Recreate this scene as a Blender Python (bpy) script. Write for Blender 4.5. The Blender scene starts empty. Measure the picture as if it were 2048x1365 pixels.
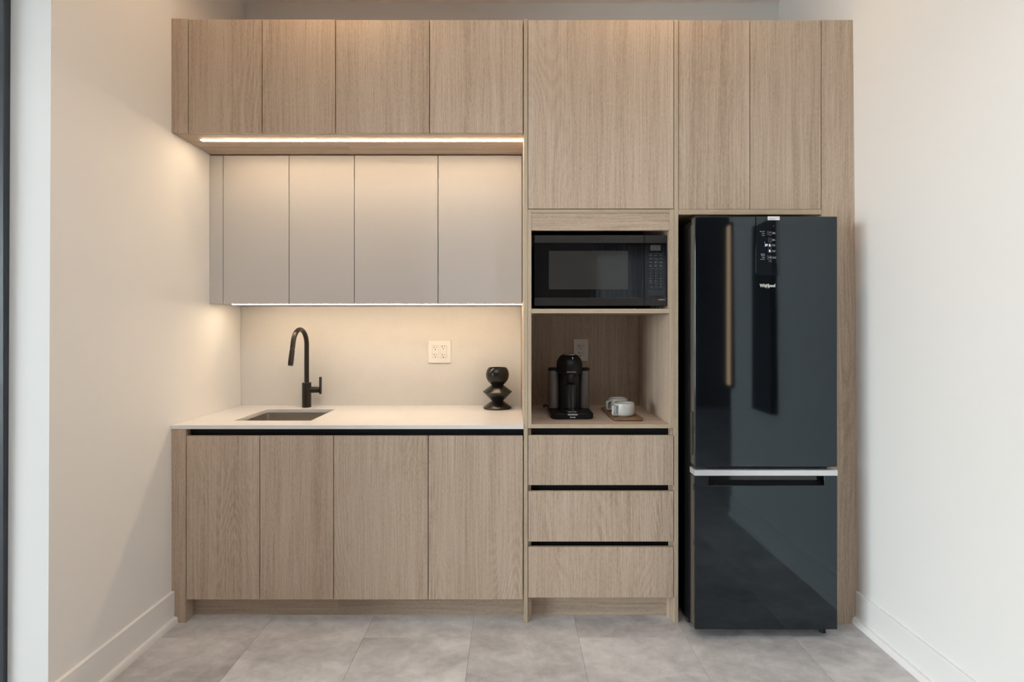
import bpy, bmesh, math, random
from math import sin, cos, pi, radians
from mathutils import Vector, Matrix

random.seed(7)
S = bpy.context.scene
COL = S.collection

# ------------------------------------------------------------------ camera, world, exposure
F = 1070.0                 # focal length in pixels of the 2048 px frame
HZ = 655.0                 # horizon row
EYE = 1.366                # eye height (m)
D = 2.47                   # distance to the cabinet fronts


def X(px, y=D):
    return (px - 1024.0) * y / F


def Z(py, y=D):
    return EYE + (HZ - py) * y / F


cam = bpy.data.cameras.new('camera')
cam.sensor_width = 36.0
cam.lens = F / 2048.0 * 36.0
cam.shift_y = -(682.5 - HZ) / 2048.0
cam.clip_start = 0.02
cam_ob = bpy.data.objects.new('camera', cam)
cam_ob.location = (0, 0, EYE)
cam_ob.rotation_euler = (pi / 2, 0, 0)
COL.objects.link(cam_ob)
S.camera = cam_ob

S.view_settings.view_transform = 'Standard'
S.view_settings.look = 'None'
S.view_settings.exposure = 0.0
S.view_settings.gamma = 1.0
S.view_settings.use_curve_mapping = False
S.cycles.max_bounces = 10
S.cycles.diffuse_bounces = 6
S.cycles.glossy_bounces = 5
S.cycles.transmission_bounces = 8
S.cycles.transparent_max_bounces = 12
S.cycles.sample_clamp_indirect = 6.0
S.cycles.caustics_reflective = False
S.cycles.caustics_refractive = False

SKY = 21.0                  # overcast sky radiance
SKY_COL = (0.89, 0.94, 1.0)
LED_UP = 50.0              # strip under the wooden cabinets
LED_LOW = 52.0             # strip under the greige cabinets
LED_COL = (1.0, 0.755, 0.50)
DOWN_W = 20.0
FILL_W = 32.0              # added row of neutral downlights above the viewer, frontal fill

world = bpy.data.worlds.new('sky')
S.world = world
world.use_nodes = True
bg = world.node_tree.nodes['Background']
bg.inputs[0].default_value = (*SKY_COL, 1)
bg.inputs[1].default_value = SKY


def portal(name, loc, rot, sx, sy):
    l = bpy.data.lights.new(name, 'AREA')
    l.shape = 'RECTANGLE'
    l.size, l.size_y = sx, sy
    l.cycles.is_portal = True
    o = bpy.data.objects.new(name, l)
    o.location = loc
    o.rotation_euler = rot
    COL.objects.link(o)


XW = -6.5                   # far left wall of the room
W1Y0, W1Y1 = -3.3, 0.6      # its window, span along Y
CEIL = 3.277
portal('portal_side', (XW - .13, (W1Y0 + W1Y1) / 2, 1.55), (0, -pi / 2, 0), 2.9, W1Y1 - W1Y0)
portal('portal_rear', (2.25, -4.6, 1.4), (pi / 2, 0, 0), 1.6, 2.6)


# ------------------------------------------------------------------ materials
def newmat(name):
    m = bpy.data.materials.new(name)
    m.use_nodes = True
    nt = m.node_tree
    return m, nt, nt.nodes['Principled BSDF']


def plain(name, col, rough=0.5, metal=0.0, spec=0.5, coat=0.0, emis=None, estr=0.0, bump=0.0, bscale=300.0, trans=0.0, tint=None):
    m, nt, b = newmat(name)
    b.inputs['Base Color'].default_value = (*col, 1)
    b.inputs['Roughness'].default_value = rough
    b.inputs['Metallic'].default_value = metal
    b.inputs['Specular IOR Level'].default_value = spec
    b.inputs['Coat Weight'].default_value = coat
    b.inputs['Coat Roughness'].default_value = 0.05
    b.inputs['Transmission Weight'].default_value = trans
    if tint:
        b.inputs['Specular Tint'].default_value = (*tint, 1)
    if emis:
        b.inputs['Emission Color'].default_value = (*emis, 1)
        b.inputs['Emission Strength'].default_value = estr
    if bump:
        tc = nt.nodes.new('ShaderNodeTexCoord')
        n = nt.nodes.new('ShaderNodeTexNoise')
        n.inputs['Scale'].default_value = bscale
        n.inputs['Detail'].default_value = 2
        bp = nt.nodes.new('ShaderNodeBump')
        bp.inputs['Strength'].default_value = bump
        bp.inputs['Distance'].default_value = 0.001
        nt.links.new(tc.outputs['Object'], n.inputs['Vector'])
        nt.links.new(n.outputs['Fac'], bp.inputs['Height'])
        nt.links.new(bp.outputs['Normal'], b.inputs['Normal'])
    return m


class NT:
    def __init__(self, nt):
        self.nt = nt

    def n(self, t, **kw):
        nd = self.nt.nodes.new('ShaderNode' + t)
        for k, v in kw.items():
            setattr(nd, k, v)
        return nd

    def l(self, a, b):
        self.nt.links.new(a, b)

    def math(self, op, a, b=None, c=None):
        nd = self.n('Math', operation=op)
        for i, v in enumerate((a, b, c)):
            if v is None:
                continue
            if isinstance(v, (int, float)):
                nd.inputs[i].default_value = v
            else:
                self.l(v, nd.inputs[i])
        return nd.outputs[0]

    def vmul(self, v, s):
        nd = self.n('VectorMath', operation='MULTIPLY')
        self.l(v, nd.inputs[0])
        nd.inputs[1].default_value = s
        return nd.outputs[0]

    def noise(self, v, detail=2.0, rough=0.5, dist=0.0):
        nd = self.n('TexNoise')
        nd.inputs['Scale'].default_value = 1.0
        nd.inputs['Detail'].default_value = detail
        nd.inputs['Roughness'].default_value = rough
        nd.inputs['Distortion'].default_value = dist
        self.l(v, nd.inputs['Vector'])
        return nd.outputs['Fac']


def wood(name, horizontal=False, c0=(.305, .218, .155), c1=(.487, .378, .290), c2=(.622, .512, .412), rough=0.42, freq=1.0):
    m, nt, b = newmat(name)
    N = NT(nt)
    tc = N.n('TexCoord')
    oi = N.n('ObjectInfo')
    sep = N.n('SeparateXYZ')
    N.l(tc.outputs['Object'], sep.inputs[0])
    comb = N.n('CombineXYZ')
    if horizontal:
        N.l(sep.outputs[2], comb.inputs[0]); N.l(sep.outputs[1], comb.inputs[1]); N.l(sep.outputs[0], comb.inputs[2])
    else:
        N.l(sep.outputs[0], comb.inputs[0]); N.l(sep.outputs[1], comb.inputs[1]); N.l(sep.outputs[2], comb.inputs[2])
    off = N.n('CombineXYZ')
    r = oi.outputs['Random']
    N.l(N.math('MULTIPLY', r, 37.0), off.inputs[0])
    N.l(N.math('MULTIPLY', r, 11.0), off.inputs[1])
    N.l(N.math('MULTIPLY', r, 53.0), off.inputs[2])
    add = N.n('VectorMath', operation='ADD')
    N.l(comb.outputs[0], add.inputs[0]); N.l(off.outputs[0], add.inputs[1])
    v = add.outputs[0]
    f = freq
    # a little sideways wander of the grain
    wn = N.noise(N.vmul(v, (5 * f, 5 * f, 1.1)), 2)
    wv = N.n('CombineXYZ')
    N.l(N.math('MULTIPLY', N.math('SUBTRACT', wn, .5), .022), wv.inputs[0])
    add2 = N.n('VectorMath', operation='ADD')
    N.l(v, add2.inputs[0]); N.l(wv.outputs[0], add2.inputs[1])
    w = add2.outputs[0]
    broad = N.noise(N.vmul(w, (15 * f, 15 * f, .28)), 3, .55)
    fine = N.noise(N.vmul(w, (190 * f, 190 * f, 3.2)), 3, .62)
    pore = N.noise(N.vmul(w, (430 * f, 430 * f, 60.0)), 2, .65)
    ringn = N.noise(N.vmul(v, (5.0 * f, 5.0 * f, .75)), 1.5, .4)
    ring = N.math('SINE', N.math('MULTIPLY', ringn, 210.0))
    mask = N.math('MULTIPLY', N.math('SUBTRACT', N.noise(N.vmul(v, (6 * f, 6 * f, .9)), 1), .46), 4.0)
    maskc = N.n('Clamp')
    N.l(mask, maskc.inputs[0])
    ring = N.math('MULTIPLY', ring, maskc.outputs[0])
    a = N.math('MULTIPLY', N.math('SUBTRACT', broad, .5), .70)
    c = N.math('MULTIPLY', N.math('SUBTRACT', fine, .5), .95)
    d = N.math('MULTIPLY', N.math('SUBTRACT', pore, .5), .78)
    e = N.math('MULTIPLY', ring, .10)
    fac = N.math('ADD', N.math('ADD', N.math('ADD', a, c), N.math('ADD', d, e)), .5)
    cr = N.n('ValToRGB')
    el = cr.color_ramp.elements
    el[0].position = .08; el[0].color = (*c0, 1)
    el[1].position = .92; el[1].color = (*c2, 1)
    mid = el.new(.5); mid.color = (*c1, 1)
    N.l(fac, cr.inputs[0])
    # warm / cool drift between boards
    hs = N.n('HueSaturation')
    hs.inputs['Saturation'].default_value = 1.0
    N.l(N.math('ADD', N.math('MULTIPLY', r, .10), .95), hs.inputs['Value'])
    N.l(cr.outputs[0], hs.inputs['Color'])
    N.l(hs.outputs[0], b.inputs['Base Color'])
    b.inputs['Roughness'].default_value = rough
    b.inputs['Specular IOR Level'].default_value = .35
    bp = N.n('Bump')
    bp.inputs['Strength'].default_value = .25
    bp.inputs['Distance'].default_value = .0006
    N.l(fac, bp.inputs['Height'])
    N.l(bp.outputs[0], b.inputs['Normal'])
    return m


def concrete(name):
    m, nt, b = newmat(name)
    N = NT(nt)
    tc = N.n('TexCoord'); oi = N.n('ObjectInfo')
    off = N.n('CombineXYZ')
    for i, k in enumerate((31.0, 17.0, 5.0)):
        N.l(N.math('MULTIPLY', oi.outputs['Random'], k), off.inputs[i])
    add = N.n('VectorMath', operation='ADD')
    N.l(tc.outputs['Object'], add.inputs[0]); N.l(off.outputs[0], add.inputs[1])
    v = add.outputs[0]
    big = N.noise(N.vmul(v, (3.2, 4.2, 3)), 4, .55, .6)
    mid = N.noise(N.vmul(v, (16, 20, 16)), 5, .62, .4)
    grit = N.noise(N.vmul(v, (150, 220, 150)), 3, .6)
    fac = N.math('ADD', N.math('ADD', N.math('MULTIPLY', N.math('SUBTRACT', big, .5), 1.45), N.math('MULTIPLY', N.math('SUBTRACT', mid, .5), .85)),
                 N.math('ADD', N.math('MULTIPLY', N.math('SUBTRACT', grit, .5), .22), N.math('ADD', .44, N.math('MULTIPLY', oi.outputs['Random'], .12))))
    cr = N.n('ValToRGB')
    el = cr.color_ramp.elements
    el[0].position = .1; el[0].color = (.36, .345, .348, 1)
    el[1].position = .9; el[1].color = (.71, .695, .70, 1)
    N.l(fac, cr.inputs[0])
    N.l(cr.outputs[0], b.inputs['Base Color'])
    b.inputs['Roughness'].default_value = .48
    b.inputs['Specular IOR Level'].default_value = .4
    bp = N.n('Bump')
    bp.inputs['Strength'].default_value = .12
    bp.inputs['Distance'].default_value = .0008
    N.l(fac, bp.inputs['Height'])
    N.l(bp.outputs[0], b.inputs['Normal'])
    return m


def quartz(name, col, rough):
    m, nt, b = newmat(name)
    N = NT(nt)
    tc = N.n('TexCoord')
    a = N.noise(N.vmul(tc.outputs['Object'], (220, 220, 220)), 2)
    c = N.noise(N.vmul(tc.outputs['Object'], (9, 9, 9)), 3)
    fac = N.math('ADD', N.math('MULTIPLY', a, .6), N.math('MULTIPLY', c, .4))
    cr = N.n('ValToRGB')
    el = cr.color_ramp.elements
    el[0].position = .3; el[0].color = (*[k * .955 for k in col], 1)
    el[1].position = .7; el[1].color = (*[min(1, k * 1.035) for k in col], 1)
    N.l(fac, cr.inputs[0])
    N.l(cr.outputs[0], b.inputs['Base Color'])
    b.inputs['Roughness'].default_value = rough
    return m


def thin_glass(name):
    m = bpy.data.materials.new(name)
    m.use_nodes = True
    nt = m.node_tree
    nt.nodes.clear()
    N = NT(nt)
    o = N.n('OutputMaterial'); mix = N.n('MixShader'); t = N.n('BsdfTransparent'); g = N.n('BsdfGlossy'); fr = N.n('Fresnel')
    t.inputs[0].default_value = (.93, .96, .95, 1)
    g.inputs['Roughness'].default_value = .0
    fr.inputs[0].default_value = 1.45
    N.l(fr.outputs[0], mix.inputs[0]); N.l(t.outputs[0], mix.inputs[1]); N.l(g.outputs[0], mix.inputs[2]); N.l(mix.outputs[0], o.inputs[0])
    return m


def speckle(name, base, spot):
    m, nt, b = newmat(name)
    N = NT(nt)
    tc = N.n('TexCoord')
    a = N.noise(N.vmul(tc.outputs['Object'], (330, 330, 330)), 2)
    c = N.noise(N.vmul(tc.outputs['Object'], (60, 60, 60)), 3)
    cr = N.n('ValToRGB')
    el = cr.color_ramp.elements
    el[0].position = .33; el[0].color = (*spot, 1)
    el[1].position = .42; el[1].color = (*base, 1)
    N.l(N.math('ADD', N.math('MULTIPLY', a, .75), N.math('MULTIPLY', c, .25)), cr.inputs[0])
    N.l(cr.outputs[0], b.inputs['Base Color'])
    b.inputs['Roughness'].default_value = .35
    return m


def brushed(name, col, rough, sc):
    m, nt, b = newmat(name)
    N = NT(nt)
    tc = N.n('TexCoord')
    a = N.noise(N.vmul(tc.outputs['Object'], sc), 2)
    b.inputs['Base Color'].default_value = (*col, 1)
    b.inputs['Metallic'].default_value = 1.0
    N.l(N.math('ADD', N.math('MULTIPLY', a, .16), rough - .08), b.inputs['Roughness'])
    return m


M = {
    'wall': plain('white_wall_paint', (.80, .792, .778), .75, spec=.25, bump=.05, bscale=500),
    'ceil': plain('ceiling_paint', (.89, .885, .875), .85, spec=.2),
    'trim': plain('white_trim_paint', (.82, .81, .80), .45, bump=.02),
    'dark_wall': plain('grey_wall_paint', (.26, .245, .23), .8, spec=.2),
    'wood': wood('oak_laminate_vertical'),
    'wood_h': wood('oak_laminate_horizontal', True),
    'edge': wood('oak_edge_band', False, (.34, .258, .180), (.47, .378, .275), (.57, .475, .360), .5, 1.6),
    'edge_h': wood('oak_edge_band_horizontal', True, (.34, .258, .180), (.47, .378, .275), (.57, .475, .360), .5, 1.6),
    'greige': plain('greige_lacquer', (.545, .52, .505), .38, spec=.4, bump=.03, bscale=700),
    'quartz': quartz('white_quartz', (.80, .79, .785), .22),
    'splash': quartz('backsplash_slab', (.69, .665, .635), .24),
    'tile': concrete('concrete_look_tile'),
    'slab': plain('floor_screed', (.16, .15, .14), .9),
    'black': plain('matte_black', (.008, .008, .009), .45),
    'channel': plain('black_anodised_channel', (.004, .004, .005), .5, spec=.3),
    'frame': plain('black_window_frame', (.030, .036, .045), .35, spec=.5),
    'fridge': plain('gloss_black_door', (.0010, .0014, .0024), .055, spec=.88, tint=(.70, .87, 1.0)),
    'case': plain('black_cabinet_case', (.004, .004, .0045), .4, spec=.3),
    'side_reflection': plain('door_edge_reflection', (.085, .078, .07), .22, metal=.3),  # grey-beige colour stands in for the warm wall mirrored in the door side
    'glass_black': plain('black_glass', (.002, .002, .003), .03, spec=.5),
    'panel_glass': plain('smoked_glass', (.006, .008, .011), .04, spec=.65, tint=(.8, .93, 1.0)),
    'dark_steel': brushed('black_stainless', (.072, .068, .066), .34, (3, 300, 300)),
    'steel': brushed('stainless_steel', (.62, .59, .55), .30, (300, 4, 300)),
    'film': plain('silver_bar_with_film', (.72, .74, .78), .28, metal=.55, coat=.6, bump=.5, bscale=40),
    'chrome': plain('chrome', (.75, .75, .75), .12, metal=1.0),
    'bronze': plain('matte_black_faucet', (.014, .011, .009), .33, spec=.45, metal=.15),
    'vase': plain('satin_black_ceramic', (.007, .006, .005), .22, spec=.42),
    'plastic_white': plain('white_plastic', (.80, .77, .73), .35),
    'slot': plain('dark_slot', (.02, .015, .012), .7),
    'machine': plain('matte_black_plastic', (.0035, .0035, .004), .42, spec=.3),
    'machine_gloss': plain('gloss_black_plastic', (.006, .007, .009), .08, spec=.6),
    'ribbed': plain('smoky_ribbed_plastic', (.155, .132, .118), .25, trans=.3),
    'tray': wood('walnut_tray', False, (.10, .045, .022), (.22, .11, .055), (.38, .22, .12), .4, 1.5),
    'mug': speckle('speckled_stoneware', (.56, .575, .55), (.30, .25, .20)),
    'mug_in': plain('pale_blue_glaze', (.60, .66, .68), .2),
    'mug_rim': plain('brown_glaze_rim', (.22, .15, .09), .4),
    'print_w': plain('white_print', (.62, .63, .64), .5),
    'print_g': plain('grey_print', (.22, .22, .22), .5),
    'print_r': plain('red_print', (.07, .010, .010), .5),
    'gold': plain('gold_print', (.65, .50, .25), .35, metal=.4),
    'sticker': plain('white_sticker', (.80, .81, .83), .45),
    'lit': plain('lit_digits', (.1, .1, .1), .5, emis=(.75, .75, 1.0), estr=1.6),
    'led_up': plain('warm_led_diffuser', (.9, .9, .9), .5, emis=LED_COL, estr=LED_UP),
    'led_low': plain('warm_led_diffuser_low', (.9, .9, .9), .5, emis=LED_COL, estr=LED_LOW),
    'alu': plain('aluminium_profile', (.55, .53, .50), .4, metal=1.0),
    'glass': thin_glass('window_glass'),
    'ground': plain('outdoor_paving', (.62, .62, .61), .9, bump=.2, bscale=8),
    'lens': plain('downlight_lens', (.9, .9, .9), .5, emis=(1.0, .72, .42), estr=6.0),
    'lamp': plain('warm_lamp_diffuser', (.9, .9, .9), .5, emis=(1.0, .50, .18), estr=3.6),
    'mesh_win': plain('microwave_window_mesh', (.032, .031, .029), .035, spec=.5),
    'display': plain('grey_display', (.06, .06, .058), .12, spec=.5),
    'panel_dark': plain('dark_panel', (.045, .05, .055), .5),
    'rubber': plain('black_rubber', (.01, .01, .01), .7),
}


# ------------------------------------------------------------------ mesh helpers
class MB:
    def __init__(self):
        self.bm = bmesh.new()
        self.wn = False

    def _take(self, tmp):
        me = bpy.data.meshes.new('tmp')
        tmp.to_mesh(me)
        tmp.free()
        self.bm.from_mesh(me)
        bpy.data.meshes.remove(me)
        return self

    def box(self, x0, x1, y0, y1, z0, z1, bev=0.0, seg=1):
        t = bmesh.new()
        bmesh.ops.create_cube(t, size=1.0)
        for v in t.verts:
            v.co = Vector((x0 + (v.co.x + .5) * (x1 - x0), y0 + (v.co.y + .5) * (y1 - y0), z0 + (v.co.z + .5) * (z1 - z0)))
        if bev:
            self.wn = True
            bmesh.ops.bevel(t, geom=list(t.edges), offset=bev, segments=seg, affect='EDGES', profile=.5)
        return self._take(t)

    def prism(self, pts, axis, a, b, bev=0.0, seg=1):
        """closed outline pts (2-D) extruded along axis from a to b; 2-D axes are the two others in xyz order"""
        t = bmesh.new()

        def co(p, d):
            if axis == 'x':
                return (d, p[0], p[1])
            if axis == 'y':
                return (p[0], d, p[1])
            return (p[0], p[1], d)
        lo = [t.verts.new(co(p, a)) for p in pts]
        hi = [t.verts.new(co(p, b)) for p in pts]
        t.faces.new(lo)
        t.faces.new(hi[::-1])
        n = len(pts)
        for i in range(n):
            t.faces.new((lo[i], hi[i], hi[(i + 1) % n], lo[(i + 1) % n]))
        bmesh.ops.recalc_face_normals(t, faces=list(t.faces))
        if bev:
            self.wn = True
            bmesh.ops.bevel(t, geom=list(t.edges), offset=bev, segments=seg, affect='EDGES', profile=.5)
        return self._take(t)

    def loft(self, rings, cap0=True, cap1=True):
        t = bmesh.new()
        R = [[t.verts.new(p) for p in r] for r in rings]
        n = len(R[0])
        for a, b in zip(R, R[1:]):
            for i in range(n):
                t.faces.new((a[i], a[(i + 1) % n], b[(i + 1) % n], b[i]))
        if cap0:
            t.faces.new(R[0][::-1])
        if cap1:
            t.faces.new(R[-1])
        bmesh.ops.recalc_face_normals(t, faces=list(t.faces))
        return self._take(t)

    def lathe(self, prof, c, n=40, axis='z', cap0=False, cap1=False):
        rings = []
        for r, h in prof:
            ring = []
            for i in range(n):
                a = 2 * pi * i / n
                u, v = r * cos(a), r * sin(a)
                if axis == 'z':
                    ring.append((c[0] + u, c[1] + v, c[2] + h))
                elif axis == 'x':
                    ring.append((c[0] + h, c[1] + u, c[2] + v))
                else:
                    ring.append((c[0] + u, c[1] + h, c[2] + v))
            rings.append(ring)
        return self.loft(rings, cap0, cap1)

    def cyl(self, c, r, h, n=32, axis='z', bev=.001):
        return self.lathe([(r - bev, 0), (r, bev), (r, h - bev), (r - bev, h)], c, n, axis, True, True)

    def tube(self, pts, rad, n=16):
        pts = [Vector(p) for p in pts]
        rr = rad if isinstance(rad, (list, tuple)) else [rad] * len(pts)
        rings = []
        up = None
        for i, p in enumerate(pts):
            d = (pts[min(i + 1, len(pts) - 1)] - pts[max(i - 1, 0)]).normalized()
            if up is None:
                up = Vector((1, 0, 0)) if abs(d.x) < .8 else Vector((0, 1, 0))
            s = d.cross(up).normalized()
            up = s.cross(d).normalized()
            rings.append([tuple(p + s * (rr[i] * cos(2 * pi * k / n)) + up * (rr[i] * sin(2 * pi * k / n))) for k in range(n)])
        return self.loft(rings)

    def ring_slab(self, o, i, a, b, axis='z'):
        """rectangular slab o=(u0,u1,v0,v1) with rectangular hole i, extruded a..b along axis"""
        t = bmesh.new()

        def co(u, v, d):
            return (d, u, v) if axis == 'x' else ((u, d, v) if axis == 'y' else (u, v, d))

        def quad(r, d):
            return [t.verts.new(co(u, v, d)) for u, v in ((r[0], r[2]), (r[1], r[2]), (r[1], r[3]), (r[0], r[3]))]
        ol, il, oh, ih = quad(o, a), quad(i, a), quad(o, b), quad(i, b)
        for k in range(4):
            j = (k + 1) % 4
            t.faces.new((ol[k], ol[j], il[j], il[k]))
            t.faces.new((oh[k], ih[k], ih[j], oh[j]))
            t.faces.new((ol[k], oh[k], oh[j], ol[j]))
            t.faces.new((il[k], il[j], ih[j], ih[k]))
        bmesh.ops.recalc_face_normals(t, faces=list(t.faces))
        return self._take(t)

    def text(self, s, cx, y, cz, size, align='CENTER', ext=.0002, bold=0.0, shear=0.0, wide=1.0):
        """flat lettering that faces -Y, baseline-centred on (cx, cz)"""
        cu = bpy.data.curves.new('t', 'FONT')
        cu.body = s
        cu.size = size
        cu.align_x = align
        cu.align_y = 'CENTER'
        cu.extrude = ext
        cu.offset = bold
        cu.shear = shear
        cu.resolution_u = 2
        ob = bpy.data.objects.new('t', cu)
        COL.objects.link(ob)
        dg = bpy.context.evaluated_depsgraph_get()
        me = bpy.data.meshes.new_from_object(ob.evaluated_get(dg))
        bpy.data.objects.remove(ob)
        bpy.data.curves.remove(cu)
        for v in me.vertices:
            x, yy, z = v.co
            v.co = (cx + x * wide, y - z, cz + yy)
        self.bm.from_mesh(me)
        bpy.data.meshes.remove(me)
        return self

    def xform(self, m):
        bmesh.ops.transform(self.bm, matrix=m, verts=list(self.bm.verts))
        return self

    def build(self, name, mat, parent=None, kind=None, label=None, cat=None, group=None, sharp=38):
        bm = self.bm
        for f in bm.faces:
            f.smooth = True
        lim = radians(sharp)
        for e in bm.edges:
            e.smooth = not (len(e.link_faces) == 2 and e.calc_face_angle(0) > lim) and len(e.link_faces) == 2
        xs = [v.co for v in bm.verts]
        lo = Vector((min(v.x for v in xs), min(v.y for v in xs), min(v.z for v in xs)))
        hi = Vector((max(v.x for v in xs), max(v.y for v in xs), max(v.z for v in xs)))
        org = Vector(((lo.x + hi.x) / 2, (lo.y + hi.y) / 2, lo.z))
        bmesh.ops.translate(bm, verts=list(bm.verts), vec=-org)
        me = bpy.data.meshes.new(name)
        bm.to_mesh(me)
        bm.free()
        me.materials.append(mat)
        o = bpy.data.objects.new(name, me)
        COL.objects.link(o)
        if self.wn:
            w = o.modifiers.new('normals', 'WEIGHTED_NORMAL')
            w.keep_sharp = True
        if parent is not None:
            o.parent = parent
            o.location = org - base_of(parent)
        else:
            o.location = org
        if kind:
            o['kind'] = kind
        if label:
            o['label'] = label
        if cat:
            o['category'] = cat
        if group:
            o['group'] = group
        return o


def base_of(o):
    p = Vector((0, 0, 0))
    while o is not None:
        p = p + o.location
        o = o.parent
    return p


def thing(name, label, cat, loc, group=None):
    o = bpy.data.objects.new(name, None)
    o.empty_display_size = .05
    o.location = loc
    o['label'] = label
    o['category'] = cat
    if group:
        o['group'] = group
    COL.objects.link(o)
    return o


def copy_thing(src, loc, label):
    """a thing with copies of its parts and sub-parts"""
    r = src.copy()
    COL.objects.link(r)
    r.location = loc
    r['label'] = label
    for ch in list(src.children):
        c = ch.copy()
        COL.objects.link(c)
        c.parent = r
        for g in list(ch.children):
            d = g.copy()
            COL.objects.link(d)
            d.parent = c
    return r


def rrect(x0, x1, y0, y1, r, z, n=5):
    pts = []
    for cx, cy, a0 in ((x1 - r, y1 - r, 0), (x0 + r, y1 - r, 90), (x0 + r, y0 + r, 180), (x1 - r, y0 + r, 270)):
        for k in range(n + 1):
            a = radians(a0 + 90 * k / n)
            pts.append((cx + r * cos(a), cy + r * sin(a), z))
    return pts


def box(name, mat, parent, x0, x1, y0, y1, z0, z1, bev=.0008, **kw):
    return MB().box(x0, x1, y0, y1, z0, z1, bev).build(name, mat, parent, **kw)


# ------------------------------------------------------------------ the setting
XL = -1.572
WALLB = 3.15


def XR(z):
    return 1.600 - .0093 * z


# floor: screed with staggered concrete-look tiles on it
floor = MB().box(-2.10, 1.70, -.45, 3.30, -.12, -.006).build('floor', M['slab'], kind='structure')
mb = MB()
mb.box(-6.62, 4.1, -4.6, -.4504, -.12, 0)
mb.box(-6.62, -2.1004, -.45, 1.95, -.12, 0)
mb.box(1.7004, 4.1, -.45, .90, -.12, 0)
mb.build('floor', M['tile'], kind='structure')
TX, TY = .473, .946
tile_mesh = {}
k0 = -3
for c in range(k0, 10):
    x0 = -.653 + TX * c
    x1 = x0 + TX
    yoff = 2.354 if c % 2 == 0 else 2.354 - TY / 2
    for r in range(-8, 2):
        y0 = yoff + TY * r
        y1 = y0 + TY
        a, b_ = max(x0, -2.10), min(x1, 1.70)
        p, q = max(y0, -.45), min(y1, 3.14)
        if b_ - a < .02 or q - p < .02:
            continue
        key = (round(b_ - a, 4), round(q - p, 4))
        if key not in tile_mesh:
            o = MB().box(a + .0004, b_ - .0004, p + .0004, q - .0004, -.006, 0, .0006).build('floor_tile', M['tile'], floor)
            tile_mesh[key] = o
        else:
            o = tile_mesh[key].copy()
            COL.objects.link(o)
            o.location = Vector(((a + b_) / 2, (p + q) / 2, -.006)) - base_of(floor)

MB().box(-6.62, 4.12, -4.62, 3.30, CEIL, CEIL + .12).build('ceiling', M['ceil'], kind='structure')
MB().box(-1.75, 1.80, WALLB, WALLB + .12, 0, CEIL).build('wall_back', M['wall'], kind='structure')

# left wall ends in a bright return beside the window (slightly out of plumb)
mb = MB()
mb.loft([[(-1.715, 1.812, 0), (XL, 1.812, 0), (XL, WALLB, 0), (-1.715, WALLB, 0)],
         [(-1.708, 1.829, CEIL), (XL, 1.829, CEIL), (XL, WALLB, CEIL), (-1.708, WALLB, CEIL)]])
mb.build('wall_left', M['wall'], kind='structure')
MB().box(XW, -1.861, 1.822, 1.95, 0, CEIL).build('wall_partition', M['wall'], kind='structure')
MB().box(-1.7265, -1.7100, 1.800, 1.9495, 0, CEIL, .002).build('trim_1', M['frame'], kind='structure')
MB().box(-1.86, -1.7275, 1.803, 1.9495, 0, CEIL, .002).build('trim_2', M['frame'], kind='structure')
MB().ring_slab((-4.62, 1.95, -.12, CEIL), (W1Y0, W1Y1, .06, 3.02), XW - .12, XW, 'x').build('wall_west', M['wall'], kind='structure')
mb = MB()
mb.loft([[(XR(0), .78, 0), (1.80, .78, 0), (1.80, WALLB, 0), (XR(0), WALLB, 0)],
         [(XR(CEIL), .78, CEIL), (1.80, .78, CEIL), (1.80, WALLB, CEIL), (XR(CEIL), WALLB, CEIL)]])
mb.build('wall_right', M['wall'], kind='structure')
MB().box(1.80, 4.0, .78, .90, 0, CEIL).build('wall_inner', M['wall'], kind='structure')
MB().box(4.0, 4.12, -4.6, .90, 0, CEIL).build('wall_east', M['dark_wall'], kind='structure')
MB().ring_slab((XW, 4.12, -.12, CEIL + .12), (1.45, 3.05, .10, 2.70), -4.62, -4.5, 'y').build('wall_front', M['dark_wall'], kind='structure')
MB().box(-60, XW - .13, -50, 50, -.25, -.15).build('ground', M['ground'], kind='structure')

# baseboards with a shoe moulding
for side, sg in (('left', 1), ('right', -1)):
    xw = XL if side == 'left' else XR(0)
    y0 = 1.812 if side == 'left' else .78
    t1, t2, h1, h2 = .014, .030, .147, .030
    xw2 = xw if side == 'left' else XR(.14)
    prof = [(xw, 0), (xw + sg * t1, 0), (xw + sg * t1, h1 - .002), (xw2 + sg * (t1 - .003), h1), (xw2, h1)]
    bb = MB().prism([(p[0], p[1]) for p in prof], 'y', y0, D - .0003).build('baseboard_' + side, M['trim'], kind='structure')
    pr = [(xw + sg * t1, 0), (xw + sg * t2, 0), (xw + sg * t2, h2 - .007), (xw + sg * (t2 - .004), h2 - .001), (xw + sg * t1, h2)]
    MB().prism(pr, 'y', y0, D - .0003).build('shoe_molding', M['trim'], bb)


# windows
def window(name, axis, at, u0, u1, z0, z1, posts, depth=.07, w=.06):
    """frame as posts and rails, one pane between each pair of posts"""
    def bar(nm, a0, a1, c0, c1, par, mat, d=depth, off=0.0):
        b = MB()
        if axis == 'x':
            b.box(at - d / 2 + off, at + d / 2 + off, a0, a1, c0, c1, .002)
        else:
            b.box(a0, a1, at - d / 2 + off, at + d / 2 + off, c0, c1, .002)
        return b.build(nm, mat, par)
    root = bar(name, u0, u1, z1 - w, z1, None, M['frame'])
    root['kind'] = 'structure'
    bar('sill_rail', u0, u1, z0, z0 + w, root, M['frame'])
    edges = [u0] + posts + [u1 - w]
    for e in edges:
        bar('post', e, e + w, z0 + w, z1 - w, root, M['frame'])
    for a, b in zip(edges, edges[1:]):
        bar('pane', a + w, b, z0 + w, z1 - w, root, M['glass'], .008)
    return root


window('window_1', 'x', XW - .06, W1Y0, W1Y1, .06, 3.02, [-2.02, -.74], .06, .05)
window('window_2', 'y', -4.56, 1.45, 3.05, .10, 2.70, [2.22])


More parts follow.
